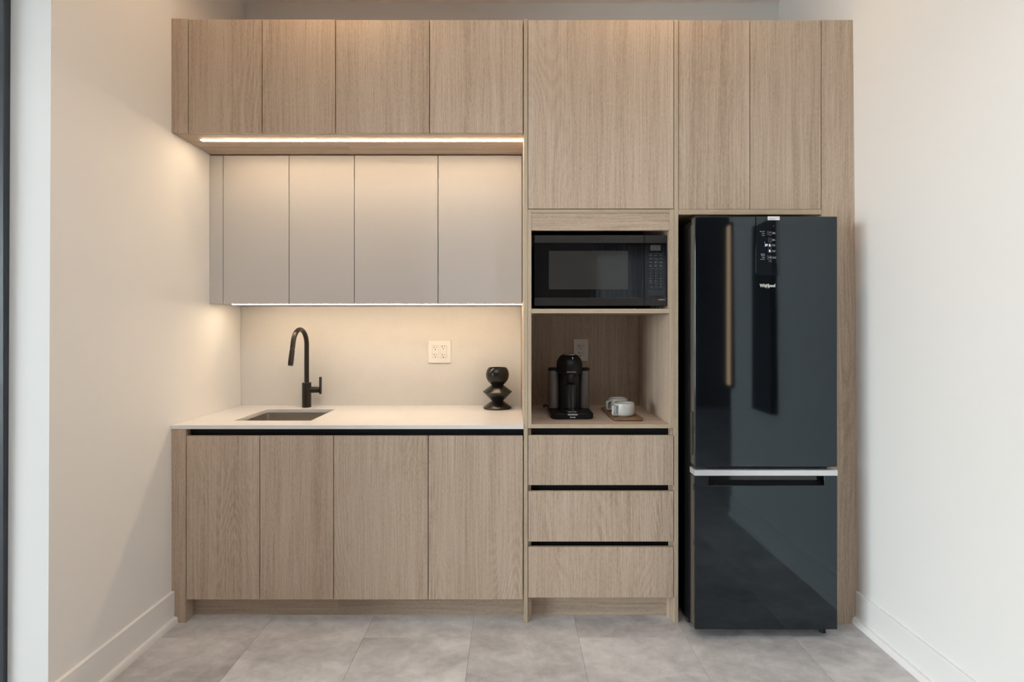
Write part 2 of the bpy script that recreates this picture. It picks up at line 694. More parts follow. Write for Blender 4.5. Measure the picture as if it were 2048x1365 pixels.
def translucent(name, col):
    m = bpy.data.materials.new(name)
    m.use_nodes = True
    nt = m.node_tree
    nt.nodes.clear()
    N = NT(nt)
    o = N.n('OutputMaterial'); mix = N.n('MixShader'); a = N.n('BsdfDiffuse'); b = N.n('BsdfTranslucent')
    a.inputs[0].default_value = (*col, 1); b.inputs[0].default_value = (*col, 1)
    mix.inputs[0].default_value = .5
    N.l(a.outputs[0], mix.inputs[1]); N.l(b.outputs[0], mix.inputs[2]); N.l(mix.outputs[0], o.inputs[0])
    return m


mb = MB()
n = 160
fr, bk = [], []
for k in range(n + 1):
    x = 1.40 + 1.70 * k / n
    y = -4.40 + .022 * sin(k * 2 * pi / 9) + .008 * sin(k * .37)
    fr.append((x, y)); bk.append((x, y - .003))
mb.prism(fr + bk[::-1], 'z', .02, 2.80)
mb.build('curtain', translucent('sheer_white_cloth', (.56, .57, .58)), label='sheer white curtain over the rear window, mirrored in the microwave', cat='curtain', sharp=70)


# ------------------------------------------------------------------ cabinets
GAP = .0018


def door(parent, x0, x1, z0, z1, mat, yf=D, t=.019, name='door'):
    return MB().box(x0 + GAP, x1 - GAP, yf, yf + t, z0, z1, .0009).build(name, mat, parent)


# ---- upper wooden cabinets
UZ0 = Z(265.5)
UT = [Z(39), Z(40)]
ux = [X(376), X(524), X(671), X(859), X(1046.3)]
TX0 = .0545           # left face of the tall panel
for k, (a, b, c) in enumerate(((0, 1, 2), (2, 3, 4))):
    lab = ('oak wall cabinet with two doors over the sink end, beside the left wall',
           'oak wall cabinet with two wider doors, beside the tall oak column')[k]
    x0 = XL + .001 if k == 0 else ux[2]
    x1 = ux[2] if k == 0 else TX0 - .001
    t = thing('wall_cabinet', lab, 'cabinet', ((x0 + x1) / 2, 2.8, UZ0), 'oak wall cabinets above the sink')
    top = UT[k]
    # carcass as panels (a box, open towards the doors)
    cb = MB()
    cb.box(x0, x1, D + .021, 3.149, top - .014, top + .004)
    cb.box(x0, x0 + .016, D + .021, 3.149, UZ0 + .019, top - .015)
    cb.box(x1 - .016, x1, D + .021, 3.149, UZ0 + .019, top - .015)
    cb.box(x0 + .017, x1 - .017, 3.13, 3.149, UZ0 + .019, top - .015)
    cb.build('carcass', M['wood'], t)
    cb = MB()
    ya, yb = 2.561, 2.583        # slot for the light strip
    sx0 = max(x0, -1.494)
    cb.box(x0, x1, D + .021, ya, UZ0, UZ0 + .018)
    cb.box(x0, x1, yb, 3.149, UZ0, UZ0 + .018)
    if k == 0:
        cb.box(x0, sx0, ya + .0002, yb - .0002, UZ0, UZ0 + .018)
    cb.build('bottom_panel', M['wood_h'], t)
    door(t, ux[a], ux[b], UZ0, top, M['wood'])
    door(t, ux[b], ux[c], UZ0, top, M['wood'])
    if k == 0:
        MB().box(XL + .001, ux[0] - .0015, D, D + .019, UZ0, Z(37), .0009).build('filler_strip', M['wood'], t)

# ---- greige cabinets below
YG = 2.78
GZ0, GZ1 = Z(608, YG), UZ0 - .006
gx = [X(446, YG), X(578, YG), X(708.5, YG), X(876, YG), X(1044.3, YG)]
for k, (a, b, c) in enumerate(((0, 1, 2), (2, 3, 4))):
    lab = ('smooth greige wall cabinet over the faucet, with narrow filler at the left wall',
           'smooth greige wall cabinet with two wider doors over the black vase')[k]
    x0 = XL + .001 if k == 0 else gx[2]
    x1 = gx[2] if k == 0 else TX0 - .001
    t = thing('lower_wall_cabinet', lab, 'cabinet', ((x0 + x1) / 2, 2.95, GZ0), 'greige wall cabinets above the counter')
    cb = MB()
    cb.box(x0, x1, YG + .021, 3.149, GZ1 - .02, GZ1)
    cb.box(x0, x0 + .016, YG + .021, 3.149, GZ0 + .019, GZ1 - .021)
    cb.box(x1 - .016, x1, YG + .021, 3.149, GZ0 + .019, GZ1 - .021)
    cb.build('carcass', M['greige'], t)
    cb = MB()
    ya, yb = 2.839, 2.861
    sx0 = max(x0, -1.490)
    cb.box(x0, x1, YG + .021, ya, GZ0 + .001, GZ0 + .018)
    cb.box(x0, x1, yb, 3.149, GZ0 + .001, GZ0 + .018)
    if k == 0:
        cb.box(x0, sx0, ya + .0002, yb - .0002, GZ0 + .001, GZ0 + .018)
    cb.build('bottom_panel', M['greige'], t)
    door(t, gx[a], gx[b], GZ0, GZ1, M['greige'], YG)
    door(t, gx[b], gx[c], GZ0, GZ1, M['greige'], YG)
    if k == 0:
        MB().box(XL + .001, gx[0] - .0015, YG, YG + .019, GZ0, GZ1, .0009).build('filler_strip', M['greige'], t)


# ---- light strips recessed in the undersides
def led_strip(label, x0, x1, yc, z, mat, drop):
    t = thing('light_strip', label, 'light', ((x0 + x1) / 2, yc, z))
    MB().box(x0 + .0015, x1 - .001, yc - .0086, yc + .0086, z - drop, z + .002, .001).build('diffuser', mat, t)
    pb = MB()
    pb.box(x0 + .0005, x1, yc - .0105, yc + .0105, z + .009, z + .011)
    pb.box(x0 + .0005, x1, yc - .0105, yc - .0090, z + .0006, z + .0088)
    pb.box(x0 + .0005, x1, yc + .0090, yc + .0105, z + .0006, z + .0088)
    pb.build('profile', M['alu'], t)


led_strip('warm light strip recessed under the oak wall cabinets', -1.494, TX0 - .002, 2.572, UZ0, M['led_up'], .0030)
led_strip('warm light strip under the greige cabinets, washing the backsplash', -1.490, TX0 - .002, 2.85, GZ0 + .001, M['led_low'], .0026)

# ---- base cabinets
BZ0, BZ1 = Z(1200), Z(872.5)
CT0, CT1 = Z(858.3), Z(851)
bx = [X(372), X(519.5), X(667), X(856.5), X(1046.3)]
YCH = 2.508            # back of the finger channels
YT = 2.539             # toe kick
for k, (a, b, c) in enumerate(((0, 1, 2), (2, 3, 4))):
    lab = ('oak base cabinet with two doors under the sink, beside the left wall',
           'oak base cabinet with two wider doors under the counter, left of the drawers')[k]
    x0 = XL + .001 if k == 0 else bx[2]
    x1 = bx[2] if k == 0 else TX0 - .001
    t = thing('base_cabinet', lab, 'cabinet', ((x0 + x1) / 2, 2.8, 0), 'oak base cabinets under the counter')
    cb = MB()
    cb.box(x0 + (.085 if k == 0 else 0), x0 + (.101 if k == 0 else .016), YCH + .004, 3.09, .10, CT0 - .004)
    cb.box(x1 - .016, x1, YCH + .004, 3.09, .10, CT0 - .004)
    cb.box(x0 + (.102 if k == 0 else .017), x1 - .017, YCH + .004, 3.09, .10, .118)
    cb.build('carcass', M['wood'], t)
    xa = bx[0] if k == 0 else x0
    cb = MB()
    cb.box(xa + .0005, x1, YCH, YCH + .003, BZ1 - .03, CT0 - .002)
    cb.build('finger_channel', M['channel'], t)
    door(t, bx[a], bx[b], BZ0, BZ1, M['wood'])
    door(t, bx[b], bx[c], BZ0, BZ1, M['wood'])
    MB().box(xa + .0005, x1, YT, YT + .016, 0, .098, .0006).build('toe_kick', M['wood_h'], t)
    if k == 0:
        pts = [(XL + .0302, .0005), (bx[0] - .0015, .0005), (bx[0] - .0015, CT0 - .0015), (XL + .0003, CT0 - .0015),
               (XL + .0003, .1472), (XL + .0142, .1472), (XL + .0142, .0302), (XL + .0302, .0302)]
        MB().prism(pts, 'y', D, YT + .02).build('filler_strip', M['wood'], t)

# ---- worktop, sink, faucet
SX0, SX1, SY0, SY1 = -1.346, -.974, 2.591, 2.946
ct = MB().ring_slab((XL + .0015, TX0 - .001, 2.4655, 3.099), (SX0, SX1, SY0, SY1), CT0, CT1, 'z')
ct.build('countertop', M['quartz'], label='white quartz worktop with a square sink cut-out, on the oak base cabinets', cat='countertop')

sk = thing('sink', 'small square stainless steel sink set under the white worktop', 'sink', ((SX0 + SX1) / 2, (SY0 + SY1) / 2, CT0 - .20))
e = .004
rings = []
for dz, ins, r in ((0, 0, .016), (-.02, 0, .016), (-.17, .003, .018), (-.188, .010, .024), (-.194, .022, .03)):
    rings.append(rrect(SX0 - e + ins, SX1 + e - ins, SY0 - e + ins, SY1 + e - ins, r, CT0 - .001 + dz, 6))
outer = []
for dz, ins, r in ((-.199, .018, .03), (-.17, -.001, .02), (-.004, -.002, .018), (-.004, -.02, .03), (0, -.02, .03)):
    outer.append(rrect(SX0 - e + ins, SX1 + e - ins, SY0 - e + ins, SY1 + e - ins, r, CT0 - .001 + dz, 6))
sb = MB()
allr = outer + rings
sb.loft(allr, True, True)
sb.build('basin', M['steel'], sk, sharp=50)
MB().lathe([(.004, .001), (.03, .0015), (.043, .003), (.043, 0)], ((SX0 + SX1) / 2, SY1 - .12, CT0 - .1955), 28, 'z', True, True).build('drain', M['chrome'], sk)

fx, fy = -1.163, 3.030
fc = thing('faucet', 'tall matte black faucet with arched pull-down spout, behind the sink', 'faucet', (fx, fy, CT1))
MB().lathe([(.0235, 0), (.0248, .0015), (.0248, .138), (.0235, .1395)], (fx, fy, CT1), 36, 'z', True, True).build('body', M['bronze'], fc)
pts = [(fx, fy, CT1 + .135), (fx, fy, 1.15), (fx, fy, 1.22)]
R, cz = .085, 1.268
dirx, diry = -.045, -.999
for k in range(0, 23):
    a = radians(165 * k / 22)
    h = R - R * cos(a)
    pts.append((fx + dirx * h, fy + diry * h, cz + R * sin(a)))
a = radians(165)
h0, z0 = R - R * cos(a), cz + R * sin(a)
tx, tz = sin(radians(15)), -cos(radians(15))
hj, zj = h0 + tx * .040, z0 + tz * .040
pts.append((fx + dirx * hj, fy + diry * hj, zj))
MB().tube(pts, .0128, 20).build('spout', M['bronze'], fc)
hs_, zs_ = h0 + tx * .041, z0 + tz * .041
he, ze = h0 + tx * .131, z0 + tz * .131
mb = MB()
ps = []
rs = []
for k in range(7):
    q = k / 6
    hh, zz = hs_ + (he - hs_) * q, zs_ + (ze - zs_) * q
    ps.append((fx + dirx * hh, fy + diry * hh, zz))
    rs.append([.0118, .0133, .0136, .0138, .0140, .0141, .0128][k])
mb.tube(ps, rs, 20)
mb.build('spray_head', M['bronze'], fc)
lz = Z(780.2, fy)
mb = MB()
mb.lathe([(.0165, .02), (.0172, .0215), (.0172, .0455), (.0165, .047)], (fx, fy, lz), 24, 'x', True, True)
mb.lathe([(.0160, .0485), (.0166, .0495), (.0166, .0735), (.016, .0745)], (fx, fy, lz), 24, 'x', True, True)
mb.lathe([(.015, .046), (.015, .05)], (fx, fy, lz), 24, 'x', True, True)
mb.build('handle_hub', M['bronze'], fc)
MB().box(fx + .0735, fx + .0838, fy - .011, fy + .011, Z(788.6, fy), Z(754, fy), .003, 2).build('lever', M['bronze'], fc)

MB().box(XL + .0015, TX0 - .001, 3.10, 3.149, CT0 + .001, GZ0 - .0005, .0006).build(
    'backsplash', M['splash'], label='pale stone backsplash slab behind the sink and faucet', cat='backsplash')

TOP = Z(39.5)
TP1 = (.749, .768)
# ---- tall column: door, microwave niche, coffee niche, drawers
CX0, CX1 = .0732, .748
NI0, NI1 = X(1062.8), X(1339.3)
t = thing('tall_cabinet', 'tall oak column unit with microwave and coffee niches above three drawers', 'cabinet', ((CX0 + CX1) / 2, 2.8, 0))
MB().box(TX0, .0722, D, 3.149, .0005, Z(38), .0007).build('tall_panel', M['edge'], t)
MB().box(TP1[0], TP1[1], D, 3.149, .0005, TOP, .0007).build('tall_panel', M['edge'], t)
NB = 3.07
zr0, zr1 = Z(426), Z(418.6)
zh0 = Z(461)
zs0, zs1 = Z(626.8), Z(618.2)
zc0, zc1 = Z(857.2), Z(849.6)
for xa, xb in ((CX0, NI0), (NI1, CX1)):
    sp = MB().box(xa, xb, D + .0020, NB + .02, zc0, zr1 - .0005, .0004).build('side_panel', M['wood'], t)
    MB().box(xa, xb, D + .0005, D + .0018, zc0, zr1 - .0005, .0003).build('edge_band', M['edge'], sp)
for xa, xb in ((CX0, CX0 + .016), (CX1 - .016, CX1)):
    MB().box(xa, xb, D + .024, NB + .02, .0005, zc0 - .001).build('side_panel', M['wood'], t)
    MB().box(xa, xb, D + .024, NB + .02, zr1 + .001, Z(40) + .003).build('side_panel', M['wood'], t)
MB().box(CX0 + .0165, CX1 - .0165, D + .024, NB + .02, Z(40) - .012, Z(40) + .003).build('top_panel', M['wood_h'], t)
MB().box(NI0 + .0005, NI1 - .0005, NB, NB + .018, zc1, zr0 - .001).build('back_panel', M['wood'], t)
door(t, CX0, CX1, Z(417.5), Z(40), M['wood'])
MB().box(NI0 + .0005, NI1 - .0005, D + .0005, NB - .001, zr0, zr1 - .0005, .0006).build('rail', M['edge_h'], t)
MB().box(NI0 + .0005, NI1 - .0005, D + .002, D + .020, zh0, zr0 - .0008, .0006).build('header_panel', M['wood_h'], t)
for za, zb, m in ((zs0, zs1, 'edge_h'), (zc0, zc1, 'edge_h')):
    sh = MB().box(NI0 + .0005, NI1 - .0005, D + .0022, NB - .001, za + .0006, zb, .0004).build('shelf', M['wood_h'], t)
    MB().box(NI0 + .0005, NI1 - .0005, D + .0005, D + .0018, za, zb + .0004, .0003).build('edge_band', M[m], sh)
for x in (NI0 + .004, NI1 - .010):
    MB().box(x, x + .006, D + .035, D + .043, zs0 - .006, zs0, .001).build('shelf_pin', M['chrome'], t)
dz = [(971, 871.6), (1084, 983.4), (1196.2, 1095.2)]
cht = [857.6, 971.3, 1084.3]
for (pb, pt), ch in zip(dz, cht):
    d = door(t, CX0 + .0003, CX1 - .0003, Z(pb), Z(pt), M['wood'], name='drawer')
    MB().box(CX0 + .0165, CX1 - .0165, D + .023, D + .45, Z(pb) + .01, Z(pt) - .035).build('drawer_box', M['wood_h'], d)
    MB().box(CX0 + .0005, CX1 - .0005, YCH, YCH + .003, Z(pt) - .03, Z(ch) - .0006).build('finger_channel', M['channel'], t)
MB().box(CX0 + .0165, CX1 - .0165, YT, YT + .016, .0005, Z(1196.2) + .01).build('toe_kick', M['wood_h'], t)

# ---- cabinet above the fridge
FXA, FXB = TP1[1] + .0007, X(1642.6)
fz0, fz1, fzt = Z(429.3), Z(418.6), Z(40.5)
t = thing('fridge_cabinet', 'oak two-door cabinet high above the black fridge', 'cabinet', ((FXA + FXB) / 2, 2.8, fz0))
MB().box(FXA, FXB, D + .0005, 3.149, fz0, fz1 - .0008, .0006).build('bottom_panel', M['edge_h'], t)
cb = MB()
cb.box(FXA, FXA + .016, D + .022, 3.149, fz1, fzt - .015)
cb.box(FXB - .016, FXB, D + .022, 3.149, fz1, fzt - .015)
cb.box(FXA, FXB, D + .022, 3.149, fzt - .0145, fzt + .002)
cb.build('carcass', M['wood'], t)
xm = X(1500)
door(t, FXA, xm, fz1, fzt, M['wood'])
door(t, xm, FXB, fz1, fzt, M['wood'])

# ---- end panel scribed to the right wall and the baseboard
EX0 = FXB + .0012
pts = [(EX0, .0005), (XR(0) - .0302, .0005), (XR(0) - .0302, .0302), (XR(0) - .0142, .0302), (XR(0) - .0142, .1472), (XR(.15) - .0003, .1472),
       (XR(Z(40)) - .0003, Z(40)), (EX0, Z(40))]
t = thing('end_panel', 'full-height oak filler between the black fridge and the right wall', 'panel', (EX0 + .08, D + .01, 0))
MB().prism(pts, 'y', D, D + .019).build('face_panel', M['wood'], t)
MB().box(EX0, EX0 + .017, D + .0195, 3.149, .0005, Z(40), .0006).build('return_panel', M['wood'], t)


# ------------------------------------------------------------------ fridge
FY = 2.335
fx0, fx1 = X(1390, FY), X(1675, FY)
ftop = Z(433, FY)
t = thing('fridge', 'tall gloss black fridge with freezer drawer below, by the right wall', 'fridge', ((fx0 + fx1) / 2, 2.75, 0))
MB().box(fx0 + .004, fx1 - .004, FY + .088, 3.06, .03, ftop - .008, .004, 2).build('case', M['case'], t)
MB().box(fx0 + .010, fx1 - .010, FY + .062, FY + .088, .05, ftop - .015).build('gasket', M['rubber'], t)
DT = .060
z_ub = Z(934.8, FY)
z_ct, z_cb = Z(940.6, FY), Z(952.0, FY)
z_lb = Z(1260, FY)
# upper door
ud = MB().box(fx0, fx1, FY, FY + DT, z_ub, ftop, .0045, 3).build('upper_door', M['fridge'], t)
MB().box(fx0 - .0011, fx0 - .0001, FY + .007, FY + DT - .003, z_ub + .006, ftop - .03, .0004).build('edge_reflection', M['side_reflection'], ud)  # thin strip carrying the painted wall reflection on the upper door's side
MB().box(fx0 - .004, fx0 - .0012, FY + .020, FY + .054, Z(914, FY), Z(826, FY), .0012, 2).build('side_grip', M['machine_gloss'], ud)
MB().box(fx0 - .0022, fx0 - .0012, FY + .010, FY + .017, Z(870, FY), Z(857, FY)).build('plug', M['black'], ud)
MB().box(fx0 + .004, fx0 + .05, FY + .018, FY + DT + .03, ftop + .0002, ftop + .007, .002).build('hinge_cover', M['case'], t)
# control panel glass
cx0, cx1 = X(1511.2, FY), X(1560.5, FY)
pz0, pz1 = Z(550.5, FY), ftop - .001
r = .007
outl = []
for k in range(7):
    a = radians(180 + 90 * k / 6)
    outl.append((cx0 + r + r * cos(a), pz0 + r + r * sin(a)))
for k in range(7):
    a = radians(270 + 90 * k / 6)
    outl.append((cx1 - r + r * cos(a), pz0 + r + r * sin(a)))
outl += [(cx1, pz1), (cx0, pz1)]
cp = MB().prism(outl, 'y', FY - .0034, FY - .0002, .0013, 2).build('control_panel', M['panel_glass'], ud)
yq = FY - .0036


def P(u, v):
    """zoomed crop pixel (1490..1590, 425..590) -> (x, z) on the fridge front"""
    return X(1490 + u * .1209, FY), Z(425 + v * .1209, FY)


mb = MB()
for (u, v, s) in ((320, 318, 'Max Cool'), (320, 351, 'Turbo'), (320, 384, 'Reset'), (322, 692, 'Vacation'), (322, 718, 'Normal'), (322, 748, 'Alarm'), (322, 778, 'Lock Out')):
    x, z = P(u, v)
    mb.text(s, x, yq, z, .0052, 'RIGHT', .0001)
for (u, v, s) in ((446, 337, 'Speed'), (446, 355, 'Freeze'), (446, 450, 'Door'), (446, 466, 'Alarm'), (446, 540, 'Fridge'), (446, 556, 'Temp'), (446, 635, 'Freezer'), (446, 651, 'Temp'),
                  (446, 742, 'Control'), (446, 758, 'Options')):
    x, z = P(u, v)
    mb.text(s, x, yq, z, .0050, 'LEFT', .0001)
mb.build('panel_lettering', M['print_w'], ud, kind='stuff')
mb = MB()
for v in (345, 455, 547, 638, 748):
    x, z = P(405, v)
    w, h = .0078, .0070
    mb.ring_slab((x - w, x + w, z - h, z + h), (x - w + .0007, x + w - .0007, z - h + .0007, z + h - .0007), yq, yq + .0003, 'y')
for v0, v1 in ((305, 385), (708, 785)):
    xa, za = P(362, v0)
    xb, zb = P(362, v1)
    mb.box(xa, xa + .0006, yq, yq + .0003, zb, za)
for v in (382, 492, 590, 790, 806, 822):
    x, z = P(408, v)
    mb.text('3 sec hold', x, yq, z, .0032, 'CENTER', .0001)
mb.build('panel_outlines', M['print_g'], ud, kind='stuff')
mb = MB()
x, z = P(343, 547)
mb.text('39', x, yq, z, .0155, 'CENTER', .0001, wide=.85)
x, z = P(318, 500)
mb.box(x - .0008, x + .0008, yq, yq + .0003, z - .0008, z + .0008)
x, z = P(467, 227)
mb.box(x - .0006, x + .0006, yq, yq + .0003, z - .0006, z + .0006)
for v in (547, 640):
    x, z = P(405, v)
    mb.box(x - .0030, x + .0030, yq, yq + .0003, z - .0044, z - .0004)
    mb.box(x - .0030, x + .0012, yq, yq + .0003, z + .0006, z + .0046)
mb.build('lit_digits', M['lit'], ud, kind='stuff')
mb = MB()
x, z = P(405, 345)
mb.text('*', x, yq, z - .001, .011, 'CENTER', .0001)
x, z = P(405, 455)
mb.text('!', x, yq, z, .008, 'CENTER', .0001)
x, z = P(405, 748)
mb.box(x - .005, x + .001, yq, yq + .0003, z - .0006, z + .0006)
mb.cyl((x + .003, yq, z), .0024, .0003, 12, 'y', .0001)
mb.build('panel_icons', M['print_w'], ud, kind='stuff')
sa, sb_ = P(368, 132), P(567, 66)
st = MB().box(sa[0], sb_[0], FY - .0038, FY - .0032, sa[1], sb_[1] - .001, .0002).build('sticker', M['sticker'], ud, label='white bar code sticker')
mb = MB()
xx = sa[0] + .003
random.seed(3)
while xx < sa[0] + .031:
    w = random.choice((.0007, .0012, .0018))
    mb.box(xx, xx + w, FY - .0041, FY - .0039, sa[1] + .0035, sa[1] + .0068)
    xx += w + random.choice((.0007, .0011))
mb.box(sa[0] + .004, sa[0] + .018, FY - .0041, FY - .0039, sa[1] + .0098, sa[1] + .0105)
mb.box(sa[0] + .036, sa[0] + .048, FY - .0041, FY - .0039, sa[1] + .0098, sa[1] + .0105)
mb.build('sticker_print', M['print_g'], ud, kind='stuff')
lx, lz_ = X(1535, FY), Z(571.5, FY)
lg = MB().text('Whirlpool', lx, FY - .0009, lz_ - .0008, .0200, 'CENTER', .0006, .0006, wide=.80).build('logo_lettering', M['print_w'], ud)
mb = MB()
ps = []
for k in range(26):
    a = radians(-30 + 330 * k / 25)
    u, v = .0105 * cos(a), .0062 * sin(a)
    c_, s_ = cos(radians(52)), sin(radians(52))
    ps.append((lx - .0005 + u * c_ - v * s_, FY - .0018, lz_ - .002 + u * s_ + v * c_))
mb.tube(ps, [.00015 + .0007 * sin(pi * k / 25) for k in range(26)], 6)
mb.build('logo_swoosh', M['gold'], ud)
# freezer drawer with scooped grip
gx0, gx1 = X(1416.5, FY), X(1648, FY)
gz0 = Z(971.5, FY)
ld = MB()
ld.prism([(fx0, z_lb), (fx1, z_lb), (fx1, z_cb - .0005), (gx1, z_cb - .0005), (gx1, gz0), (gx0, gz0), (gx0, z_cb - .0005), (fx0, z_cb - .0005)], 'y', FY, FY + .034, .003, 2)
ld.box(fx0 + .001, fx1 - .001, FY + .0342, FY + DT, z_lb + .001, z_cb - .001)
ldo = ld.build('freezer_door', M['fridge'], t)
MB().prism([(FY + .004, gz0), (FY + .033, gz0), (FY + .033, z_cb - .002), (FY + .0305, z_cb - .002), (FY + .028, gz0 + .016), (FY + .016, gz0 + .004)],
           'x', gx0 + .001, gx1 - .001).build('grip_recess', M['machine_gloss'], ldo)
for xa in (gx0 - .0015, gx1 + .0003):
    MB().box(xa, xa + .0012, FY - .0008, FY + .02, gz0 - .002, z_cb - .002, .0004).build('grip_end', M['machine_gloss'], ldo)
MB().box(fx0 - .0011, fx0 - .0001, FY + .007, FY + DT - .003, z_lb + .006, z_cb - .006, .0004).build('edge_reflection', M['side_reflection'], ldo)  # same painted wall reflection down the freezer door's side
for a_, b_ in ((983, 970), (1094, 1082)):
    MB().box(fx0 - .0022, fx0 - .0012, FY + .010, FY + .017, Z(a_, FY), Z(b_, FY)).build('plug', M['black'], ldo)
MB().prism([(FY - .003, z_cb), (FY - .003, z_ct - .002), (FY + .002, z_ct + .0005), (FY + DT, z_ct + .0005), (FY + DT, z_cb)], 'x', fx0 - .003, fx1 - .0005, .0008).build(
    'handle_bar', M['film'], ldo, label='silver grip bar still wrapped in clear film')
MB().cyl((fx1 - .031, FY + .062, 0), .014, .026, 20, 'z', .002).build('foot', M['rubber'], t)
MB().box(fx1 - .050, fx1 - .006, FY + .045, FY + .075, .0265, .031, .001).build('foot_plate', M['sticker'], t)
MB().cyl((.818, 2.482, 0), .010, .029, 20, 'z', .002).build('foot', M['rubber'], t)
for x in (fx0 + .06, fx1 - .06):
    MB().cyl((x, 2.95, 0), .016, .03, 16).build('foot', M['rubber'], t)


# ------------------------------------------------------------------ microwave
MY = 2.50
mx0, mx1 = X(1068.8, MY), X(1333.8, MY)
mz0, mz1 = Z(612.2, MY), Z(470.4, MY)
t = thing('microwave', 'black stainless microwave oven on the shelf of the oak column', 'microwave', ((mx0 + mx1) / 2, 2.7, zs1 + .0004))
MB().box(mx0 + .004, mx1 - .004, MY + .034, MY + .42, mz0 + .003, mz1 - .003, .003).build('body', M['case'], t)
ms = X(1288.4, MY)
zb0, zb1 = Z(596.2, MY), Z(486.2, MY)
dr = MB().box(mx0, ms - .0008, MY + .003, MY + .033, mz0, mz1, .004, 2).build('door', M['glass_black'], t)
MB().box(mx0 + .0005, ms - .001, MY, MY + .0028, zb1, mz1 - .0005, .0012, 2).build('upper_band', M['dark_steel'], dr)
MB().box(mx0 + .0005, ms - .001, MY, MY + .0028, mz0 + .0005, zb0, .0012, 2).build('lower_band', M['dark_steel'], dr)
MB().box(mx0 + .0008, ms - .0012, MY + .0004, MY + .0028, zb0 + .0003, zb1 - .0003).build('door_glass', M['glass_black'], dr)
MB().box(X(1097.7, MY), X(1255.9, MY), MY + .0001, MY + .00035, Z(579, MY), Z(502, MY)).build('window_mesh', M['mesh_win'], dr)
cp = MB().box(ms + .0008, mx1, MY + .003, MY + .033, mz0, mz1, .004, 2).build('control_panel', M['glass_black'], t)
MB().box(ms + .001, mx1 - .0005, MY, MY + .0028, zb1, mz1 - .0005, .0012, 2).build('upper_band', M['dark_steel'], cp)
MB().box(ms + .001, mx1 - .0005, MY, MY + .0028, mz0 + .0005, zb0, .0012, 2).build('lower_band', M['dark_steel'], cp)
MB().box(ms + .0012, mx1 - .0008, MY + .0004, MY + .0028, zb0 + .0003, zb1 - .0003).build('panel_glass', M['glass_black'], cp)


def Q(u, v):
    return X(1280 + u * .1099, MY), Z(470 + v * .1099, MY)


a_, b_ = Q(187, 286), Q(377, 190)
MB().box(a_[0], b_[0], MY, MY + .0003, a_[1], b_[1]).build('display', M['display'], cp)
a_, b_ = Q(147, 1110), Q(432, 1008)
MB().box(a_[0], b_[0], MY - .0012, MY + .0003, a_[1], b_[1], .0005).build('open_button', M['machine_gloss'], cp)
mb = MB()
rows = [(372, ('Popcorn', 'Potato', 'Pizza')), (435, ('Veggies', 'Beverage', 'Reheat')), (498, ('Defrost', '', '')), (489, ('', 'Soften', 'Dinner')), (509, ('', 'Melt', 'Plate Size')),
        (552, ('Keep', 'Sensor', 'Frozen')), (573, ('Warm', 'Cook', 'Dinner')), (645, ('1', '2', '3')), (695, ('4', '5', '6')), (745, ('7', '8', '9')), (795, ('Clock', '0', 'Timer')),
        (835, ('Power', 'More', '')), (847, ('', '', 'Sound')), (857, ('Level', 'Less', '')), (928, ('', 'Help', '')), (943, ('Stop', '', 'Start'))]
for v, trio in rows:
    for u, s in zip((190, 283, 376), trio):
        if s:
            x, z = Q(u + (22 if s == 'Stop' else 0), v)
            mb.text(s, x, MY + .0002, z, .0072 if s.isdigit() else .0050, 'CENTER', .0001)
mb.build('keypad_lettering', M['print_g'], cp, kind='stuff')
mb = MB()
for v in (342, 615, 885, 965):
    xa, z = Q(150, v)
    xb, _ = Q(420, v)
    mb.box(xa, xb, MY + .0001, MY + .0003, z - .0002, z + .0002)
x, z = Q(376, 912)
mb.ring_slab((x - .0022, x + .0022, z - .0022, z + .0022), (x - .0015, x + .0015, z - .0015, z + .0015), MY + .0001, MY + .0003, 'y')
mb.build('keypad_lines', M['print_g'], cp, kind='stuff')
x, z = Q(168, 930)
MB().prism([(x - .004, z - .004), (x + .004, z - .004), (x + .001, z + .005), (x - .001, z + .005)], 'y', MY + .0001, MY + .0003).build('stop_mark', M['print_r'], cp)
x, z = Q(396, 1182)
MB().text('SAMSUNG', x, MY - .0002, z, .0062, 'CENTER', .0001, .0001, wide=1.05).build('logo_lettering', M['print_w'], cp)
for x in (mx0 + .05, mx1 - .05):
    for y in (MY + .06, MY + .37):
        MB().cyl((x, y, zs1 + .0005), .012, mz0 + .003 - zs1 - .0005, 16).build('foot', M['rubber'], t)

# ------------------------------------------------------------------ coffee machine
SHF = zc1 + .0006
mcx = .2955
t = thing('coffee_machine', 'black capsule coffee machine with dome head and ribbed side tanks, in the niche', 'coffee machine', (mcx, 2.75, SHF))
bs = MB()
rg = []
for z, ins in ((0, .004), (.003, 0), (.024, 0), (.029, .004)):
    rg.append(rrect(mcx - .105 + ins, mcx + .105 - ins, 2.602 + ins, 2.93 - ins, .035, SHF + z, 6))
bs.loft(rg)
bs.build('base', M['machine'], t)
# the standing column with the glossy recess
rg = []
for z, ins in ((.0292, 0), (.215, 0)):
    rg.append(rrect(mcx - .053 + ins, mcx + .053 - ins, 2.715, 2.90, .032, SHF + z, 6))
MB().loft(rg).build('column', M['machine'], t)
MB().lathe([(.028, .0295), (.031, .0315), (.031, .160), (.028, .162)], (mcx, 2.714, SHF), 36, 'z', True, True).build('glossy_recess', M['machine_gloss'], t)
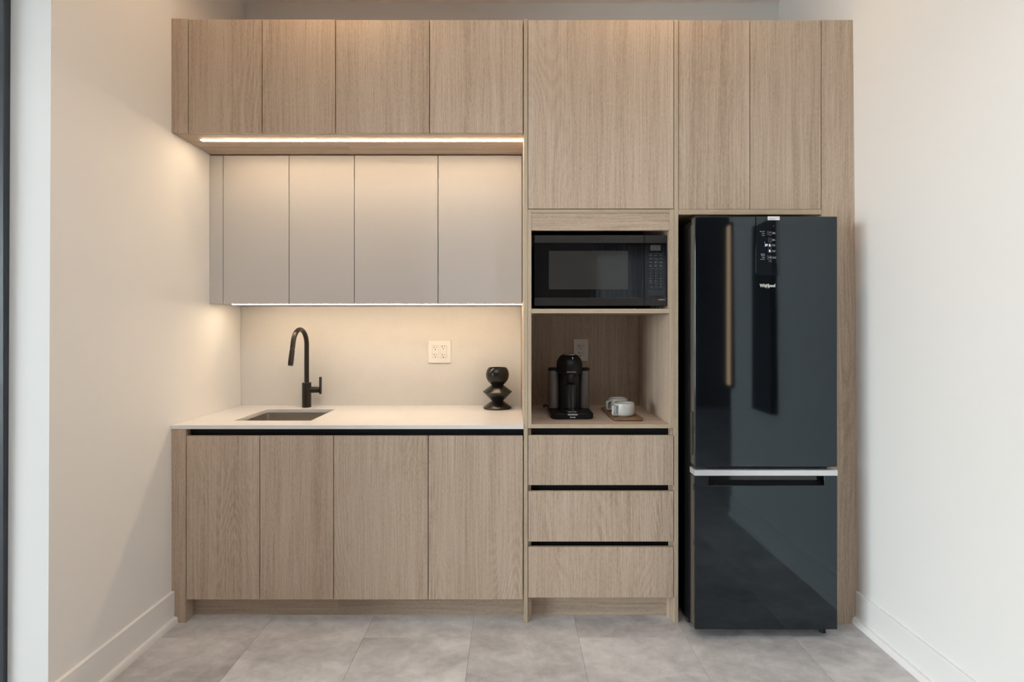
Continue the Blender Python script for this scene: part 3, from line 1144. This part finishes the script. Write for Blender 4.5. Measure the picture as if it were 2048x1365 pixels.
# cup rest ring and tray
MB().lathe([(.004, .0296), (.040, .0296), (.042, .031), (.042, .0335), (.036, .0345), (.004, .0345)], (mcx, 2.648, SHF), 32, 'z', True, True).build('drip_tray', M['machine_gloss'], t)
mb = MB()
for k in range(5):
    x = mcx - .026 + .013 * k
    mb.box(x - .0050, x + .0050, 2.622, 2.675, SHF + .0348, SHF + .0366, .0006)
mb.lathe([(.034, .0347), (.039, .0347), (.039, .0362), (.034, .0362), (.034, .0347)], (mcx, 2.648, SHF), 32, 'z')
mb.build('drip_grid', M['chrome'], t, kind='stuff')
MB().box(mcx - .024, mcx + .024, 2.6005, 2.6015, SHF + .0195, SHF + .0275, .0004).build('badge', M['chrome'], t)
MB().text('Breville', mcx, 2.6008, SHF + .0105, .0090, 'CENTER', .0004, .0003).build('brand_lettering', M['print_w'], t)
# head: dome over a short cylinder, stretched front to back
hc = (mcx, 2.755)
hz = SHF + .213
rg = []
prof = [(.0, .96), (.004, .99), (.010, 1.0), (.035, 1.0), (.045, .995), (.055, .975), (.066, .93), (.076, .86), (.085, .76), (.091, .65), (.0955, .50), (.098, .34), (.099, .15)]
for z, k in prof:
    ring = []
    for i in range(44):
        a = 2 * pi * i / 44
        ring.append((hc[0] + .0660 * k * cos(a), hc[1] + .098 * k * sin(a), hz + z))
    rg.append(ring)
hd = MB().loft(rg).build('head', M['machine'], t, sharp=60)
mb = MB()
ring0, ring1 = [], []
MB().lathe([(.020, .0), (.029, .0), (.029, .003), (.020, .003), (.020, 0)], (mcx, 2.735, hz + .0945), 32, 'z').build('trim_ring', M['chrome'], t)
MB().box(mcx + .004, mcx + .0105, 2.672, 2.677, hz + .0735, hz + .0865, .002, 2).build('lever_mark', M['chrome'], t)
MB().text('NESPRESSO', mcx, 2.6562, hz + .0125, .0088, 'CENTER', .0005, .0002, wide=1.05).build('maker_lettering', M['print_g'], t)
mb = MB()
mb.lathe([(.012, 0), (.014, .004), (.026, .030), (.030, .046)], (mcx, 2.70, hz - .047), 24, 'z', True, True)
mb.build('spout', M['machine_gloss'], t)


def ribbed(cx, cy, r, z0, z1, nm):
    prof = [(r - .003, 0)]
    n = 24
    hgt = z1 - z0
    for k in range(n):
        zz = .004 + (hgt - .008) * k / n
        prof.append((r - .0022, zz))
        prof.append((r, zz + (hgt - .008) / n * .45))
    prof.append((r - .0015, hgt - .003))
    prof.append((r - .003, hgt))
    o = MB().lathe(prof, (cx, cy, z0), 28, 'z', True, True).build(nm, M['ribbed'], t, sharp=80)
    MB().lathe([(r - .001, 0), (r + .002, .002), (r + .002, .010), (r - .003, .014)], (cx, cy, z1 + .0004), 28, 'z', True, True).build('lid', M['machine'], o)
    return o


ribbed(mcx - .0805, 2.765, .0275, SHF + .0295, SHF + .226, 'water_tank')
ribbed(mcx + .0790, 2.765, .0255, SHF + .0295, SHF + .226, 'capsule_tank')
MB().tube([(mcx - .10, 2.90, SHF + .02), (mcx - .118, 2.905, SHF + .030), (mcx - .122, 2.93, SHF + .020), (mcx - .12, 2.98, SHF + .004), (mcx - .10, 3.04, SHF + .004)], .0032, 8).build('cord', M['rubber'], t)

# ------------------------------------------------------------------ tray and mugs
rg = []
for z, ins in ((0, .006), (.003, .001), (.008, 0), (.012, .003)):
    rg.append(rrect(.486 + ins, .632 - ins, 2.552 + ins, 2.945 - ins, .026, SHF + z, 6))
rim = rrect(.486 + .012, .632 - .012, 2.552 + .012, 2.945 - .012, .020, SHF + .012, 6)
inn = rrect(.486 + .015, .632 - .015, 2.552 + .015, 2.945 - .015, .018, SHF + .009, 6)
MB().loft(rg + [rim, inn]).build('serving_tray', M['tray'], label='small rounded walnut tray under the two mugs in the niche', cat='tray')
TZ = SHF + .0093


def mug(cx, cy, label):
    t = thing('mug', label, 'mug', (cx, cy, TZ), 'stoneware mugs on the tray')
    R_, H_ = .0495, .0665
    MB().lathe([(.036, 0), (.040, .0), (.042, .003), (.0475, .007), (R_, .013), (R_, H_ - .004), (R_ - .0005, H_ - .0028)], (cx, cy, TZ), 40, 'z', True, False).build('body', M['mug'], t, sharp=60)
    MB().lathe([(R_ - .0005, H_ - .0028), (R_ - .0008, H_ - .0008), (R_ - .002, H_), (R_ - .0035, H_ - .0008), (R_ - .004, H_ - .003)], (cx, cy, TZ), 40, 'z').build('rim', M['mug_rim'], t, sharp=80)
    MB().lathe([(R_ - .004, H_ - .003), (R_ - .0045, .016), (.040, .009), (.010, .0075)], (cx, cy, TZ), 40, 'z', False, True).build('inside', M['mug_in'], t, sharp=60)
    # squared loop handle
    dx, dy = -.84, -.54
    L = .030
    w = .0065
    mb = MB()
    z0, z1 = .006, .055
    prof = [(R_ - .002, z0), (R_ + L - .006, z0), (R_ + L, z0 + .006), (R_ + L, z1 - .006), (R_ + L - .006, z1), (R_ - .002, z1)]
    q = .0062
    inner = [(R_ - .002, z1 - q), (R_ + L - q - .003, z1 - q), (R_ + L - q, z1 - q - .003), (R_ + L - q, z0 + q + .003), (R_ + L - q - .003, z0 + q), (R_ - .002, z0 + q)]
    rings = []
    pairs = list(zip(prof, inner[::-1]))
    rr = []
    for (po, pi_) in pairs:
        rr.append([(po[0], -w, po[1]), (po[0], w, po[1]), (pi_[0], w, pi_[1]), (pi_[0], -w, pi_[1])])
    mb.loft(rr)
    bmesh.ops.bevel(mb.bm, geom=list(mb.bm.edges), offset=.0014, segments=2, affect='EDGES', profile=.5)
    ang = math.atan2(dy, dx)
    mb.xform(Matrix.Translation((cx, cy, TZ)) @ Matrix.Rotation(ang, 4, 'Z'))
    mb.build('handle', M['mug'], t)
    return t


m1 = mug(.559, 2.662, 'speckled off-white mug with brown rim, nearer one on the tray')
copy_thing(m1, (.561, 2.838, TZ), 'off-white mug partly hidden behind the nearer mug on the tray')

# ------------------------------------------------------------------ vase
vx, vy = X(995, 2.983), 2.983
prof = [(.070, 0), (.076, .001), (.0785, .004), (.0785, .0065), (.0765, .0095), (.0345, .0405), (.0325, .0425), (.0335, .0445), (.0795, .0905), (.0815, .0935), (.0795, .0965),
        (.0365, .1285), (.0345, .1305), (.0355, .1325)]
for k in range(1, 15):
    a = radians(-57 + k * (57 + 37) / 14)
    prof.append((.0645 * cos(a), .188 + .064 * sin(a)))
prof += [(.0495, .2272), (.0475, .2262)]
for k in range(1, 9):
    a = radians(34 - k * 12)
    prof.append((.060 * cos(a), .188 + .060 * sin(a)))
prof.append((.006, .131))
MB().lathe(prof, (vx, vy, CT1 + .0003), 56, 'z', True, True).build(
    'vase', M['vase'], label='black sculptural vase of a bowl over stacked cones, at the worktop end', cat='vase', sharp=34)


# ------------------------------------------------------------------ wall outlets
def slots(mb, x, z, y, k):
    mb.box(x - .0085 * k, x - .0055 * k, y, y + .0006, z - .001 * k, z + .0065 * k)
    mb.box(x + .0040 * k, x + .0062 * k, y, y + .0006, z - .001 * k, z + .0060 * k)
    mb.lathe([(.0002, 0), (.0026 * k, 0), (.0026 * k, .0006), (.0002, .0006)], (x - .001 * k, y, z - .0085 * k), 12, 'y', True, True)


YB = 3.0995
t = thing('wall_outlet', 'square white double outlet on the pale backsplash', 'outlet', (X(879.4, YB), YB, Z(726, YB)))
MB().box(X(856.7, YB), X(902, YB), YB - .007, YB, Z(726.2, YB), Z(681, YB), .0022, 2).build('cover_plate', M['plastic_white'], t)
for (pa, pb, mid) in ((865.1, 877.4, None), (881.3, 893.7, 1)):
    rc = MB()
    za, zb = Z(715.4, YB), Z(691.4, YB)
    if mid:
        rc.box(X(pa, YB), X(pb, YB), YB - .0090, YB - .0068, za, Z(705.2, YB), .0006)
        rc.box(X(pa, YB), X(pb, YB), YB - .0090, YB - .0068, Z(702.2, YB), zb, .0006)
        xm_ = X(887.5, YB)
        rc.box(X(pa, YB) + .001, xm_ - .0005, YB - .0088, YB - .0068, Z(704.8, YB), Z(702.6, YB), .0004)
        rc.box(xm_ + .0005, X(892, YB), YB - .0088, YB - .0068, Z(704.8, YB), Z(702.6, YB), .0004)
    else:
        rc.box(X(pa, YB), X(pb, YB), YB - .0085, YB - .0068, za, zb, .0008)
    ro = rc.build('receptacle', M['plastic_white'], t)
    mb = MB()
    xc = (X(pa, YB) + X(pb, YB)) / 2
    for pz in ((694.6, 711.0) if mid else (696.3, 710.3)):
        slots(mb, xc, Z(pz, YB), YB - (.0093 if mid else .0088), 1.15)
    mb.build('slots', M['slot'], ro, kind='stuff')
    # shadow gap round the receptacle
    MB().ring_slab((X(pa, YB) - .0007, X(pb, YB) + .0007, za - .0007, zb + .0007), (X(pa, YB) - .0001, X(pb, YB) + .0001, za - .0001, zb + .0001), YB - .0073, YB - .0068, 'y').build('joint', M['mug_rim'], ro)

YN = NB - .0003
t = thing('wall_outlet', 'tall white single outlet on the wood back of the coffee niche', 'outlet', (X(1161.6, YN), YN, Z(722, YN)))
MB().box(X(1147.2, YN), X(1176, YN), YN - .006, YN, Z(722, YN), Z(678.6, YN), .002, 2).build('cover_plate', M['plastic_white'], t)
a_, b_ = X(1155.6, YN), X(1167.4, YN)
za, zb = Z(712.6, YN), Z(689, YN)
ro = MB().box(a_, b_, YN - .0072, YN - .0058, za, zb, .0006).build('receptacle', M['plastic_white'], t)
mb = MB()
for pz in (694, 707.5):
    slots(mb, (a_ + b_) / 2, Z(pz, YN), YN - .0075, 1.25)
    mb.box((a_ + b_) / 2 - .015, (a_ + b_) / 2 - .009, YN - .0075, YN - .0069, Z(pz, YN) + .0025, Z(pz, YN) + .0042)
mb.build('slots', M['slot'], ro, kind='stuff')
MB().ring_slab((a_ - .0008, b_ + .0008, za - .0008, zb + .0008), (a_ - .0001, b_ + .0001, za - .0001, zb + .0001), YN - .0063, YN - .0058, 'y').build('joint', M['mug_rim'], ro)


# ------------------------------------------------------------------ ceiling downlights (out of frame: warm pair on the oak fronts, white row is added fill)
def downlight(x, y, watts, label, col=(1.0, .66, .36), cone=172, group='warm ceiling downlights'):
    t = thing('ceiling_downlight', label, 'light', (x, y, CEIL), group)
    MB().lathe([(.040, 0), (.058, 0), (.058, -.004), (.046, -.006), (.040, 0)], (x, y, CEIL - .0005), 32, 'z').build('trim_ring', M['trim'], t)
    MB().lathe([(.003, -.001), (.0395, -.001), (.0395, -.0025), (.003, -.0025)], (x, y, CEIL - .0003), 32, 'z', True, True).build('lens', M['lens'], t)
    l = bpy.data.lights.new('downlight', 'SPOT')
    l.energy = watts
    l.color = col
    l.spot_size = radians(cone)
    l.spot_blend = .5
    l.shadow_soft_size = .039
    o = bpy.data.objects.new('downlight', l)
    o.location = (0, 0, -.03)
    o.parent = t
    COL.objects.link(o)


downlight(.66, 2.20, DOWN_W * .66, 'round ceiling downlight in front of the tall oak column')
downlight(-.80, 2.15, DOWN_W * .82, 'round ceiling downlight in front of the oak wall cabinets')

for x, nm in ((-1.05, 'left'), (0.0, 'middle'), (1.05, 'right')):  # added fill row, brightens the fronts, floor and walls
    downlight(x, .35, FILL_W, 'white round downlight of the added fill row above the viewer, ' + nm + ' one', (1.0, .95, .90), 150, 'added white fill downlights')

# ------------------------------------------------------------------ things seen only as reflections in the fridge
MB().box(XR(1.4) - .038, XR(1.4) - .006, 1.21, 1.465, .84, 2.02, .004).build(
    'wall_panel', M['panel_dark'], label='narrow black panel hung upright on the right wall, mirrored in the fridge', cat='panel')
t = thing('wall_lamp', 'slim upright warm lamp at the end of the right wall, mirrored in the fridge', 'lamp', (XR(1) - .02, .80, .95))
MB().box(XR(1.5) - .022, XR(1.5) - .008, .782, .846, .93, 2.12, .002).build('housing', M['frame'], t)
MB().box(XR(1.5) - .030, XR(1.5) - .0225, .788, .840, .95, 2.10, .002).build('diffuser', M['lamp'], t)
